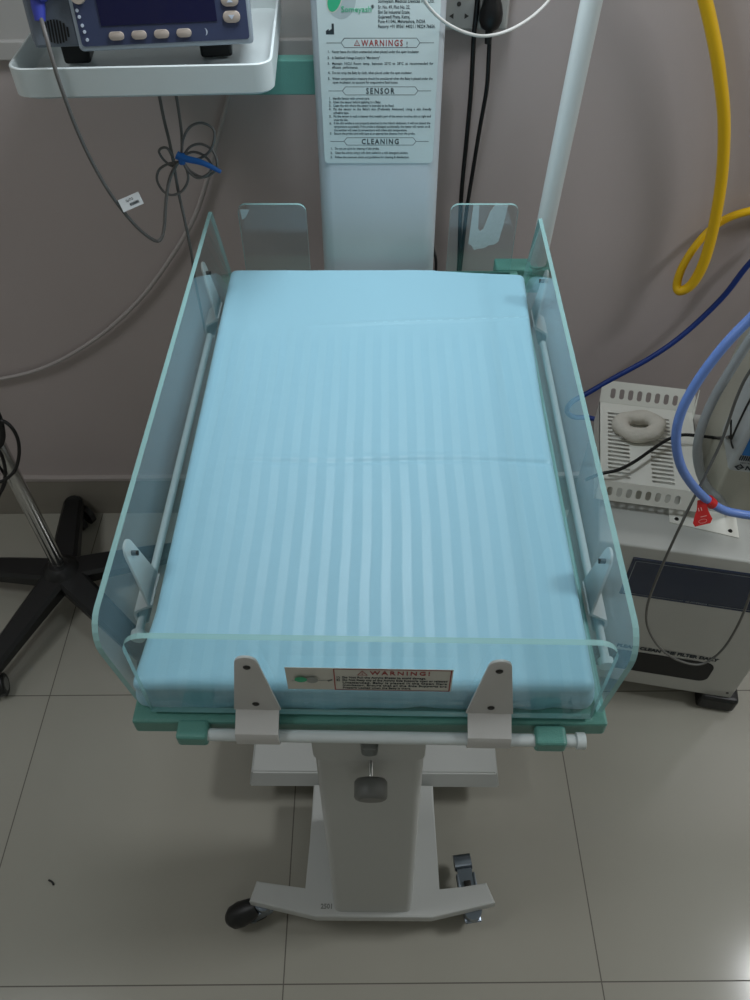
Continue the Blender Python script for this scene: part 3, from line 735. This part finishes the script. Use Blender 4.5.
CORD = mat('black_power_cord', srgb(10, 11, 12), .4)
c = at_y(491.5, 14, 1.428)
PC = thing('plugged_cable', 'black power cord whose moulded plug sits in the wall socket', 'power cord', c)
bm = bmesh.new(); T0 = Matrix.Translation((0, 0, 0))
prof = [(0, .006), (.02, .008), (.1, .0150), (.25, .0185), (.45, .0190), (.65, .016), (.85, .011), (1, .008)]
cyl(bm, (0, .006, -.026), (.0, .0, .034), 0, n=22, rings=prof)
cyl(bm, (0, .000, .010), (0, .0205, .010), .014, n=20)
cyl(bm, (-.001, .004, -.045), (0, .006, -.022), .0055, .007, n=16)
obj('plug', bm, CORD, PC)
bm = bmesh.new(); pts = [at_y(489.5, 39, 1.434), at_y(488.5, 62, 1.436), at_y(486.5, 90, 1.442), at_y(479.5, 130, 1.450), at_y(473, 170, 1.455), at_y(466, 215, 1.45), at_y(461, 262, 1.44), at_y(456, 300, 1.40), at_y(452, 340, 1.40)]
tube(bm, [x - c for x in pts], .0038, 10); obj('cord', bm, CORD, PC)
bm = bmesh.new(); tube(bm, [at_y(479, -30, 1.438), at_y(477, 5, 1.438), at_y(474, 35, 1.442), at_y(471, 90, 1.458), at_y(466.5, 140, 1.46), at_y(461, 200, 1.46), at_y(459, 262, 1.46), at_y(456, 300, 1.45)], .0042, 10)
tag(obj('black_cable', bm, CORD), 'black cord hanging straight past the socket, left of the plugged cord', 'power cord')
bm = bmesh.new(); tube(bm, [at_y(430, 235, 1.43), at_y(433.5, 250, 1.42), at_y(436, 262, 1.41), at_y(434, 285, 1.40), at_y(425, 310, 1.41)], .003, 8)
tag(obj('short_cable', bm, CORD), 'short black lead peeping out behind the right edge of the white column', 'power cord')
WC = mat('white_cable_sleeve', srgb(232, 232, 228), .4)
bm = bmesh.new(); tube(bm, [at_y(416, -22, 1.20), at_y(424, 0, 1.20), at_y(433, 12, 1.22), at_y(446, 23, 1.24), at_y(464, 32, 1.27), at_y(484, 36, 1.30), at_y(507, 31, 1.33), at_y(530, 18, 1.36), at_y(549, 0, 1.38), at_y(562, -22, 1.38)], .0023, 10)
tag(obj('white_cable', bm, WC), 'thin white cable hanging in an arc in front of the wall socket', 'cable')
# clear drip tube behind the tray running down to the left
DRIP = mat('milky_tube_plastic', srgb(172, 166, 164), .35)
bm = bmesh.new(); tube(bm, [at_y(236, 60, 1.44), at_y(229, 96, 1.455), at_y(217, 140, 1.465), at_y(207, 180, 1.465), at_y(194, 218, 1.465), at_y(172, 256, 1.465), at_y(140, 299, 1.465), at_y(98, 337, 1.465), at_y(48, 366, 1.465), at_y(0, 379, 1.465), at_y(-50, 384, 1.465)], .0045, 10)
tag(obj('drip_tube', bm, DRIP), 'thin milky grey tube sagging along the wall below the tray', 'tube')
# yellow oxygen hose
YEL = mat('yellow_hose_rubber', srgb(232, 186, 22), .35)
bm = bmesh.new()
tube(bm, [at_y(676, -110, 1.474), at_y(681, -95, 1.43), at_y(693, -45, 1.425), at_y(705, 0, 1.43), at_y(713, 35, 1.43), at_y(719, 70, 1.43), at_y(724, 120, 1.43), at_y(722, 175, 1.43), at_y(714, 225, 1.425), at_y(704, 262, 1.42), at_y(692, 284, 1.42), at_y(680, 291, 1.425), at_y(677, 284, 1.435), at_y(682, 268, 1.44), at_y(694, 248, 1.45), at_y(710, 230, 1.455), at_y(728, 218, 1.455), at_y(750, 211, 1.455), at_y(790, 203, 1.455)],
     .0105, 14, rf=lambda t: .0110 if t < .5 else (.0110 - (t - .5) * .012 if t < .75 else .008))
tag(obj('yellow_hose', bm, YEL), 'yellow rubber hose hanging in a loop on the right of the wall', 'hose')
# dark blue hose
NAVY = mat('navy_hose_rubber', srgb(20, 52, 124), .4)
bm = bmesh.new(); tube(bm, [at_y(790, 225, 1.44), at_y(750, 263, 1.44), at_y(722, 298, 1.44), at_y(684, 334, 1.43), at_y(650, 358, 1.42), at_y(612, 379, 1.41), at_y(588, 393, 1.40), at_y(572, 402, 1.39), at_y(567, 411, 1.385), at_y(574, 417, 1.39), at_y(590, 418, 1.40), at_y(612, 425, 1.42)], .0062, 12)
tag(obj('blue_hose', bm, NAVY), 'dark blue hose slanting down the wall to behind the warmer', 'hose')

# ------------------------------------------------------------------ cabinet unit at lower right
CA = rad(-10.994)
CO = Vector((.818, .847, 0))
def cabT(u, v, z):
    return Vector((CO.x + math.cos(CA) * u - math.sin(CA) * v, CO.y + math.sin(CA) * u + math.cos(CA) * v, z))
CABM = mat('grey_cabinet_enamel', srgb(186, 187, 182), .16, var=(5, .03))
CABT = mat('cabinet_top_enamel', srgb(150, 152, 150), .12)
NAVYP = mat('navy_control_panel', srgb(34, 48, 74), .22)
PLINE = mat('panel_pale_line', srgb(140, 150, 158), .4)
CB = thing('compressor_cabinet', 'grey compressor cabinet with navy strip and black slot on the floor at right', 'medical cabinet', CO, CA)
bm = bmesh.new(); bx(bm, -.40, 0, 0, .40, .052, .545, .005, 3); obj('case', bm, [CABM], CB, 40)
bm = bmesh.new(); bx(bm, -.328, -.008, -.0025, .002, .392, .512, .001, 1); cp = obj('control_panel', bm, NAVYP, CB)
bm = bmesh.new(); K = faceY(0, -.0030, 0); C4 = [(-.321, .400), (-.015, .400), (-.015, .504), (-.321, .504)]
for i in (1, 2, 3): bar_(bm, C4[i], C4[(i + 1) % 4], .0014, 0, K)
bar_(bm, (-.321, .400), (-.298, .400), .0014, 0, K); bar_(bm, (-.296, .400), (-.205, .400), .0008, 0, K); bar_(bm, (-.155, .400), (-.015, .400), .0014, 0, K)
text(bm, 'AIR COMPRESSOR', .0055, K @ Matrix.Translation((-.2, .398, 0)), 0, .042)
obj('lettering', bm, PLINE, cp)
bm = bmesh.new(); prism(bm, rrect(-.345, -.074, .110, .186, .02, 6), 0, .003, faceY(0, .001, 0)); obj('filter_slot', bm, mat('slot_black', srgb(10, 10, 10), .6), CB)
bm = bmesh.new(); text(bm, 'PLEASE CLEAN THE FILTER DAILY', .0155, faceY(-.290, -.0012, .198), 0, .216, bold=.0009); obj('lettering', bm, INK, CB)
for (u, v) in ((-.018, .042), (-.018, .36), (-.36, .03), (-.36, .36)):
    bm = bmesh.new(); bx(bm, u - .048, u + .038, v - .05, v + .035, .0005, .053, .010, 3); obj('foot', bm, BLACK, CB)
bm = bmesh.new(); cyl(bm, (-.015, .0005, .075), (-.015, -.0012, .075), .003, n=12); obj('screw', bm, SCREW, CB)

# louvred sheet metal stand on the cabinet
SHM = mat('cream_sheet_metal', srgb(232, 231, 222), .35, var=(8, .03))
HOLE = mat('vent_shadow_black', srgb(40, 38, 35), .8)
SH = thing('vented_stand', 'cream sheet-metal stand with rows of slits on the grey cabinet', 'metal stand', cabT(-.32, .22, .545), CA)
sx0, sx1, sy0, sy1, sz = -.41 + .32, -.218 + .32, .108 - .22, .336 - .22, .055
def slot_plate(x0, x1, y0, y1, t, slots, T, mat_, parent, name):
    """flat plate with real rectangular/oval cut-outs; slots = list of (x0,x1,y0,y1) in a column grid"""
    b = bmesh.new()
    xs = sorted({x0, x1} | {s[0] for s in slots} | {s[1] for s in slots}); ys = sorted({y0, y1} | {s[2] for s in slots} | {s[3] for s in slots})
    for i in range(len(xs) - 1):
        for j in range(len(ys) - 1):
            cx, cy = (xs[i] + xs[i + 1]) / 2, (ys[j] + ys[j + 1]) / 2
            if any(s[0] < cx < s[1] and s[2] < cy < s[3] for s in slots): continue
            cat(b, [(xs[i], ys[j], 0), (xs[i + 1], ys[j], 0), (xs[i + 1], ys[j + 1], 0), (xs[i], ys[j + 1], 0)], [(0, 1, 2, 3)], 0, False, T)
    bmesh.ops.remove_doubles(b, verts=b.verts, dist=1e-6)
    bmesh.ops.recalc_face_normals(b, faces=b.faces)
    g = bmesh.ops.extrude_face_region(b, geom=list(b.faces)); nv = [v for v in g['geom'] if isinstance(v, bmesh.types.BMVert)]
    d = (T.to_3x3() @ Vector((0, 0, 1))).normalized() * -t
    for v in nv: v.co += d
    return obj(name, b, mat_, parent)
sl = []
for k in range(17):
    y = sy0 + .010 + k * .0114
    sl.append((sx0 + .017, sx0 + .059, y, y + .0058)); sl.append((sx0 + .100, sx0 + .142, y, y + .0058))
slot_plate(sx0, sx1, sy0, sy1, .0015, sl, Matrix.Translation((0, 0, sz)), SHM, SH, 'top_plate')
# back lip with oval slots, front flange with oval slots (real openings)
def oval_plate(poly, ovals, T, t, name, parent):
    cu = bpy.data.curves.new(name, 'CURVE'); cu.dimensions = '2D'; cu.fill_mode = 'BOTH'; cu.extrude = t / 2
    for P in [poly] + ovals:
        s = cu.splines.new('POLY'); s.points.add(len(P) - 1); s.use_cyclic_u = True
        for i, p_ in enumerate(P): s.points[i].co = (p_[0], p_[1], 0, 1)
    o = bpy.data.objects.new(name, cu); COL.objects.link(o); bpy.context.view_layer.update()
    me = bpy.data.meshes.new_from_object(o.evaluated_get(bpy.context.evaluated_depsgraph_get())); bpy.data.objects.remove(o)
    b = bmesh.new(); b.from_mesh(me); b.transform(T)
    return obj(name, b, SHM, parent)
W_ = sx1 - sx0
ov = [rrect(.020 + i * .0182 , .020 + i * .0182 + .0100, .010, .031, .0045, 4) for i in range(8)]
lip = [(0, 0), (W_, 0), (W_, .030), (W_ - .004, .046), (.022, .046), (0, .030)]
Tl = Matrix.Translation((sx0, sy1, sz)) @ Matrix.Rotation(rad(50), 4, 'X')
oval_plate(lip, ov, Tl, .0015, 'back_lip', SH)
ov = [rrect(.018 + i * .0182, .018 + i * .0182 + .0105, -.030, -.012, .0048, 4) for i in range(8)]
flg = [(0, 0), (W_, 0), (W_, -.040), (0, -.040)]
Tf = Matrix.Translation((sx0, sy0, sz)) @ Matrix.Rotation(rad(62), 4, 'X')
oval_plate(flg, ov, Tf, .0015, 'front_flange', SH)
bm = bmesh.new(); bx(bm, sx0, sx0 + .0015, sy0, sy1, .0005, sz, 0); obj('side_flange', bm, SHM, SH)
bm = bmesh.new(); bx(bm, sx1 - .0015, sx1, sy0, sy1, .0, sz, 0)
cat(bm, [(sx1, sy1 - .02, sz), (sx1, sy1, sz), (sx1, sy1 + .012, sz + .052), (sx1 - .0015, sy1 - .02, sz), (sx1 - .0015, sy1, sz), (sx1 - .0015, sy1 + .012, sz + .052)], [(0, 1, 2), (5, 4, 3), (0, 2, 5, 3), (1, 4, 5, 2), (0, 3, 4, 1)])
obj('side_flange', bm, SHM, SH)
bm = bmesh.new(); prism(bm, [(.054, -.150), (.181, -.166), (.181, -.110), (.100, -.105), (.100, .10), (-.088, .10), (-.088, -.108), (.054, -.112)], .0005, .0022); ft = obj('foot_plate', bm, SHM, SH)
bm = bmesh.new(); cyl(bm, (.0675, -.140, .002), (.0675, -.140, .0045), .0045, .003, n=14); obj('screw', bm, SCREW, ft); bm = bmesh.new(); cyl(bm, (.166, -.152, .002), (.166, -.152, .0045), .0045, .003, n=14); obj('screw', bm, SCREW, ft)

# foam ring on it
FOAM = mat('off_white_foam', srgb(214, 208, 196), .9, bump=(120, .9), var=(40, .06))
rc = at_z(640, 424, .622); bm = bmesh.new(); V = []; F = []; n1, n2 = 40, 16
for i in range(n1):
    a = 2 * math.pi * i / n1; wob = 1 + .04 * math.sin(3 * a) + .05 * math.sin(2 * a + 1)
    for j in range(n2):
        b_ = 2 * math.pi * j / n2; rr = .0165 * (1 + .08 * math.sin(5 * a + 2 * b_))
        V.append(((.036 * wob + rr * math.cos(b_)) * math.cos(a), (.028 * wob + rr * .92 * math.cos(b_)) * math.sin(a), rr * .85 * math.sin(b_)))
for i in range(n1):
    for j in range(n2): F.append((i * n2 + j, ((i + 1) % n1) * n2 + j, ((i + 1) % n1) * n2 + (j + 1) % n2, i * n2 + (j + 1) % n2))
cat(bm, V, F, 0, True); fr = obj('foam_ring', bm, FOAM); fr.location = (rc.x, rc.y, .6165)
tag(fr, 'off-white foam ring lying on the slitted metal stand', 'foam ring')

# breathing machine housing standing on the cabinet, with its blue front module
HOUS = mat('beige_machine_housing', srgb(176, 174, 160), .45, var=(6, .03))
hb = cabT(-.190, .10, .5455)
VM = thing('breathing_machine', 'beige breathing machine housing with white and blue module at right edge', 'medical device', hb, CA)
bm = bmesh.new(); bx(bm, 0.0, .26, .02, .24, 0, .62, .008, 3); obj('housing', bm, HOUS, VM, 40)
MODW = mat('module_pale_plastic', srgb(178, 184, 184), .4); MODB = mat('module_blue_face', srgb(22, 108, 176), .4)
# module hangs in front of the housing
mo = at_y(722, 470, .93) ; 
bm = bmesh.new(); bx(bm, -.037, .14, -.075, .03, .197, .42, .008, 3); md = obj('module', bm, MODW, VM, 40)
bm = bmesh.new(); K = faceY(0, -.0755, 0)
prism(bm, [(-.027, .240), (.13, .240), (.13, .40), (-.027, .40)], 0, .0008, K, 0)
for i in range(22): prism(bm, [(-.028 + i * .0034, .228), (-.0262 + i * .0034, .228), (-.0262 + i * .0034, .2385), (-.028 + i * .0034, .2385)], 0, .001, K, 1)
K1 = K @ Matrix.Translation((0, 0, .001)); lc, lz = -.022, .2125
for a, b_ in (((-.0065, 0), (0, .006)), ((0, .006), (.0065, 0)), ((-.0065, 0), (0, -.006)), ((0, -.006), (.0065, 0))): bar_(bm, (lc + a[0], lz + a[1]), (lc + b_[0], lz + b_[1]), .0022, 1, K1)
bar_(bm, (lc - .003, lz), (lc + .003, lz), .002, 1, K1)
text(bm, 'NICE', .013, K @ Matrix.Translation((-.012, .208, .001)), 1, bold=.0005)
text(bm, 'NEOTECH', .0045, K @ Matrix.Translation((-.024, .2215, .001)), 1)
obj('lettering', bm, [MODB, INK], md)

# hoses round the machine
LBL = mat('light_blue_breathing_hose', srgb(108, 140, 208), .38); GRH = mat('grey_breathing_hose', srgb(150, 156, 158), .4)
REDT = mat('red_clip_tag', srgb(205, 34, 34), .4)
p = at_y(700, 500, .80)
BH = thing('breathing_hose', 'light blue breathing hose looping in front of the vented stand', 'hose', p)
bm = bmesh.new(); tube(bm, [x - p for x in (cabT(-.07, .13, 1.16), cabT(-.085, .10, 1.215), at_y(800, 272, .86), at_y(752, 317, .85), at_y(724, 346, .84), at_y(699, 379, .83), at_y(682, 410, .82), at_y(676, 438, .81), at_y(681, 466, .80), at_y(695, 488, .80), at_y(714, 505, .80), at_y(735, 513, .80), at_y(768, 514, .80), cabT(-.10, -.02, .76), cabT(-.10, .05, .745))], .0068, 14); obj('hose', bm, LBL, BH)
# red clip: a collar round the hose and a flat tag below it
bm = bmesh.new(); q0 = at_y(708, 500, .80) - p; q1 = at_y(712.5, 504, .80) - p; cyl(bm, q0, q1, .0086, n=20)
c1 = at_y(701.5, 514, .785) - p
TT = Matrix.Translation(c1) @ Matrix.Rotation(rad(-22), 4, 'Y') @ Matrix.Rotation(rad(48), 4, 'X')
prism(bm, [(-.014, -.017), (.009, -.017), (.0135, -.011), (.0105, .002), (.0105, .010), (.010, .022), (-.001, .022), (-.0045, .008), (-.009, .002), (-.0155, -.011)], -.0012, .0012, TT, bev=.0004)
rt = obj('clip_tag', bm, REDT, BH); rt['label'] = 'red clip tag on the hose'
bm = bmesh.new(); T2 = TT @ Matrix.Translation((0, 0, .0016))
bar_(bm, (-.002, -.004), (.006, -.004), .0012, 0, T2)
for i in range(2): bar_(bm, (-.0025 + i * .004, .006), (-.0025 + i * .004, .010), .0014, 0, T2)
for i in range(14):
    a = 2 * math.pi * i / 14; b2 = 2 * math.pi * (i + 1) / 14; bar_(bm, (.006 * math.cos(a) - .001, -.011 + .003 * math.sin(a)), (.006 * math.cos(b2) - .001, -.011 + .003 * math.sin(b2)), .0006, 0, T2)
obj('mark', bm, mat('tag_pale_print', srgb(235, 170, 165), .5), rt)
bm = bmesh.new(); tube(bm, [cabT(-.03, .16, 1.16), cabT(-.045, .13, 1.20), at_y(800, 262, .98), at_y(754, 333, .97), at_y(733, 366, .965), at_y(714, 398, .96), at_y(702, 426, .95), at_y(697, 450, .945), at_y(700, 472, .94), at_y(708, 488, .93), at_y(720, 500, .925), at_z(728, 512, .556)], .0075, 14)
tag(obj('grey_hose', bm, GRH), 'thick pale grey hose curving down beside the beige machine', 'hose')
THG = mat('thin_grey_cable', srgb(96, 96, 92), .45)
bm = bmesh.new(); tube(bm, [cabT(-.16, .06, .96), at_y(790, 318, .86), at_y(752, 368, .855), at_y(737, 397, .85), at_y(722, 440, .84), at_y(704, 478, .82), at_y(688, 510, .80), at_y(670, 548, .79), at_y(655, 583, .79), at_y(647, 608, .79), at_y(648, 628, .79), at_y(660, 648, .785), at_y(680, 661, .78), at_y(702, 664, .78), at_y(722, 650, .785), at_y(738, 625, .79), at_y(750, 595, .79), at_y(760, 560, .79), at_y(775, 520, .80), cabT(-.13, .0, .735), cabT(-.13, .05, .746)], .0023, 10)
tag(obj('thin_cable', bm, THG), 'thin grey cable drooping in a long loop before the grey cabinet', 'cable')
bm = bmesh.new(); tube(bm, [at_z(585, 480, .60), at_z(600, 474, .615), at_z(618, 470, .622), at_z(634, 462, .622), at_z(650, 451, .622), at_z(667, 440, .624), at_z(682, 435, .628), at_z(700, 436, .63), at_z(718, 438, .635), at_y(731, 437, .925)], .0033, 10)
tag(obj('black_lead', bm, CORD), 'black lead running across the vented stand to the beige machine', 'cable')
bm = bmesh.new(); q0 = at_y(731, 440, .925); tube(bm, [q0, at_y(740, 420, .92), at_y(750, 400, .92), at_y(765, 375, .92)], .0018, 8); tube(bm, [at_y(731, 420, .925), q0, at_y(733, 448, .925)], .0016, 8)
tag(obj('thin_lead', bm, CORD), 'thin black lead rising beside the white and blue module', 'cable')

# ------------------------------------------------------------------ five-star stand at left
SP = Vector((-.79, 1.185, 0))
STD = thing('drip_stand', 'chrome stand on a black five-star castor base by the left wall', 'stand', SP)
tips = [(-.833, 1.437, .5), (-.50, 1.275, .5), (-.555, .975, .5), (-.905, .925, .5), (-1.09, 1.225, .5)]
STARM = mat('black_star_base_plastic', srgb(14, 16, 17), .4)
bm = bmesh.new()
def arm(bm, a, b, w0, w1, h0, h1, z0, z1):
    a = Vector(a); b = Vector(b); d = (b - a).normalized(); n_ = Vector((-d.y, d.x, 0)); V = []; K = 6
    for i in range(K + 1):
        t = i / K; c = a.lerp(b, t); w_ = w0 + (w1 - w0) * t; zt = z0 + (z1 - z0) * t ** 1.3; h_ = h0 + (h1 - h0) * t
        V += [c + n_ * w_ + Vector((0, 0, zt - h_)), c + n_ * w_ + Vector((0, 0, zt - .008)), c + n_ * (w_ - .008) + Vector((0, 0, zt)), c - n_ * (w_ - .008) + Vector((0, 0, zt)), c - n_ * w_ + Vector((0, 0, zt - .008)), c - n_ * w_ + Vector((0, 0, zt - h_))]
    F = []
    for i in range(K):
        for j in range(6): F.append((6 * i + j, 6 * i + (j + 1) % 6, 6 * i + 6 + (j + 1) % 6, 6 * i + 6 + j))
    F += [(5, 4, 3, 2, 1, 0), tuple(range(6 * K, 6 * K + 6))]
    cat(bm, V, F)
for (x, y, _) in tips:
    arm(bm, (0, 0, 0), (x - SP.x, y - SP.y, 0), .036, .026, .04, .025, .118, .088)
    cyl(bm, (x - SP.x, y - SP.y, .063), (x - SP.x, y - SP.y, .088), .0265, n=22, rings=[(0, .026), (.7, .0262), (1, .020)])
cyl(bm, (0, 0, .07), (0, 0, .135), 0, n=28, rings=[(0, .045), (.6, .048), (.85, .038), (1, .024)])
obj('star_base', bm, STARM, STD, 35)
castrim = mat('castor_grey_rim', srgb(120, 120, 116), .4)
for i, (x, y, _) in enumerate(tips):
    a = [rad(-35), rad(20), rad(-40), rad(-75), rad(200)][i]; e = Vector((math.cos(a), math.sin(a), 0)); s = Vector((-e.y, e.x, 0)); c = Vector((x - SP.x, y - SP.y, .0285)) + e * .020
    bm = bmesh.new()
    for k in (-1, 1):
        cyl(bm, c + s * k * .006, c + s * k * .025, .028, n=26, rings=[(0, .022), (.1, .028), (.85, .028), (1, .024)])
        cyl(bm, c + s * k * .0245, c + s * k * .0262, .017, .015, n=20, mi=1)
    box(bm, c + Vector((0, 0, .018)) - e * .008, (.036, .013, .036), .004, 2, 0, None, a)
    obj('castor', bm, [BLACK, castrim], STD, 40)
bm = bmesh.new(); cyl(bm, (0, 0, .125), (0, 0, .62), .0165, n=28); cyl(bm, (0, 0, .62), (0, 0, 1.02), .0125, n=24); cyl(bm, (0, 0, .60), (0, 0, .645), .021, n=24, mi=1)
obj('pole', bm, [CHROME, BLACK], STD, 40)
bm = bmesh.new()
for pts, r in (([(-30, 425), (-8, 421), (3, 421), (12, 428), (18, 440), (19, 455), (15, 470), (6, 479), (-4, 483), (-30, 490)], .0036),
               ([(-18, 380), (-2, 415), (2, 430), (2, 440), (-2, 447), (-14, 452)], .006),
               ([(-12, 440), (0, 452), (5, 468), (4, 482), (-2, 498), (-12, 520)], .0036),
               ([(-20, 445), (-4, 462), (4, 474), (6, 480), (1, 492), (-10, 500)], .003)):
    tube(bm, [at_y(x, y, 1.150 - .004 * i) for i, (x, y) in enumerate(pts)], r, 10)
tag(obj('hanging_cable', bm, CORD), 'tangled black cables looped beside the chrome pole at the left edge', 'cable')
# fleck of litter on the floor
bm = bmesh.new(); a = at_z(48.5, 880, .003); b = at_z(53.5, 885, .003); tube(bm, [a, (a + b) / 2 + Vector((.002, .001, 0)), b], .0018, 6, 4)
tag(obj('litter', bm, BLACK), 'tiny dark scrap lying on the beige floor at lower left', 'litter')
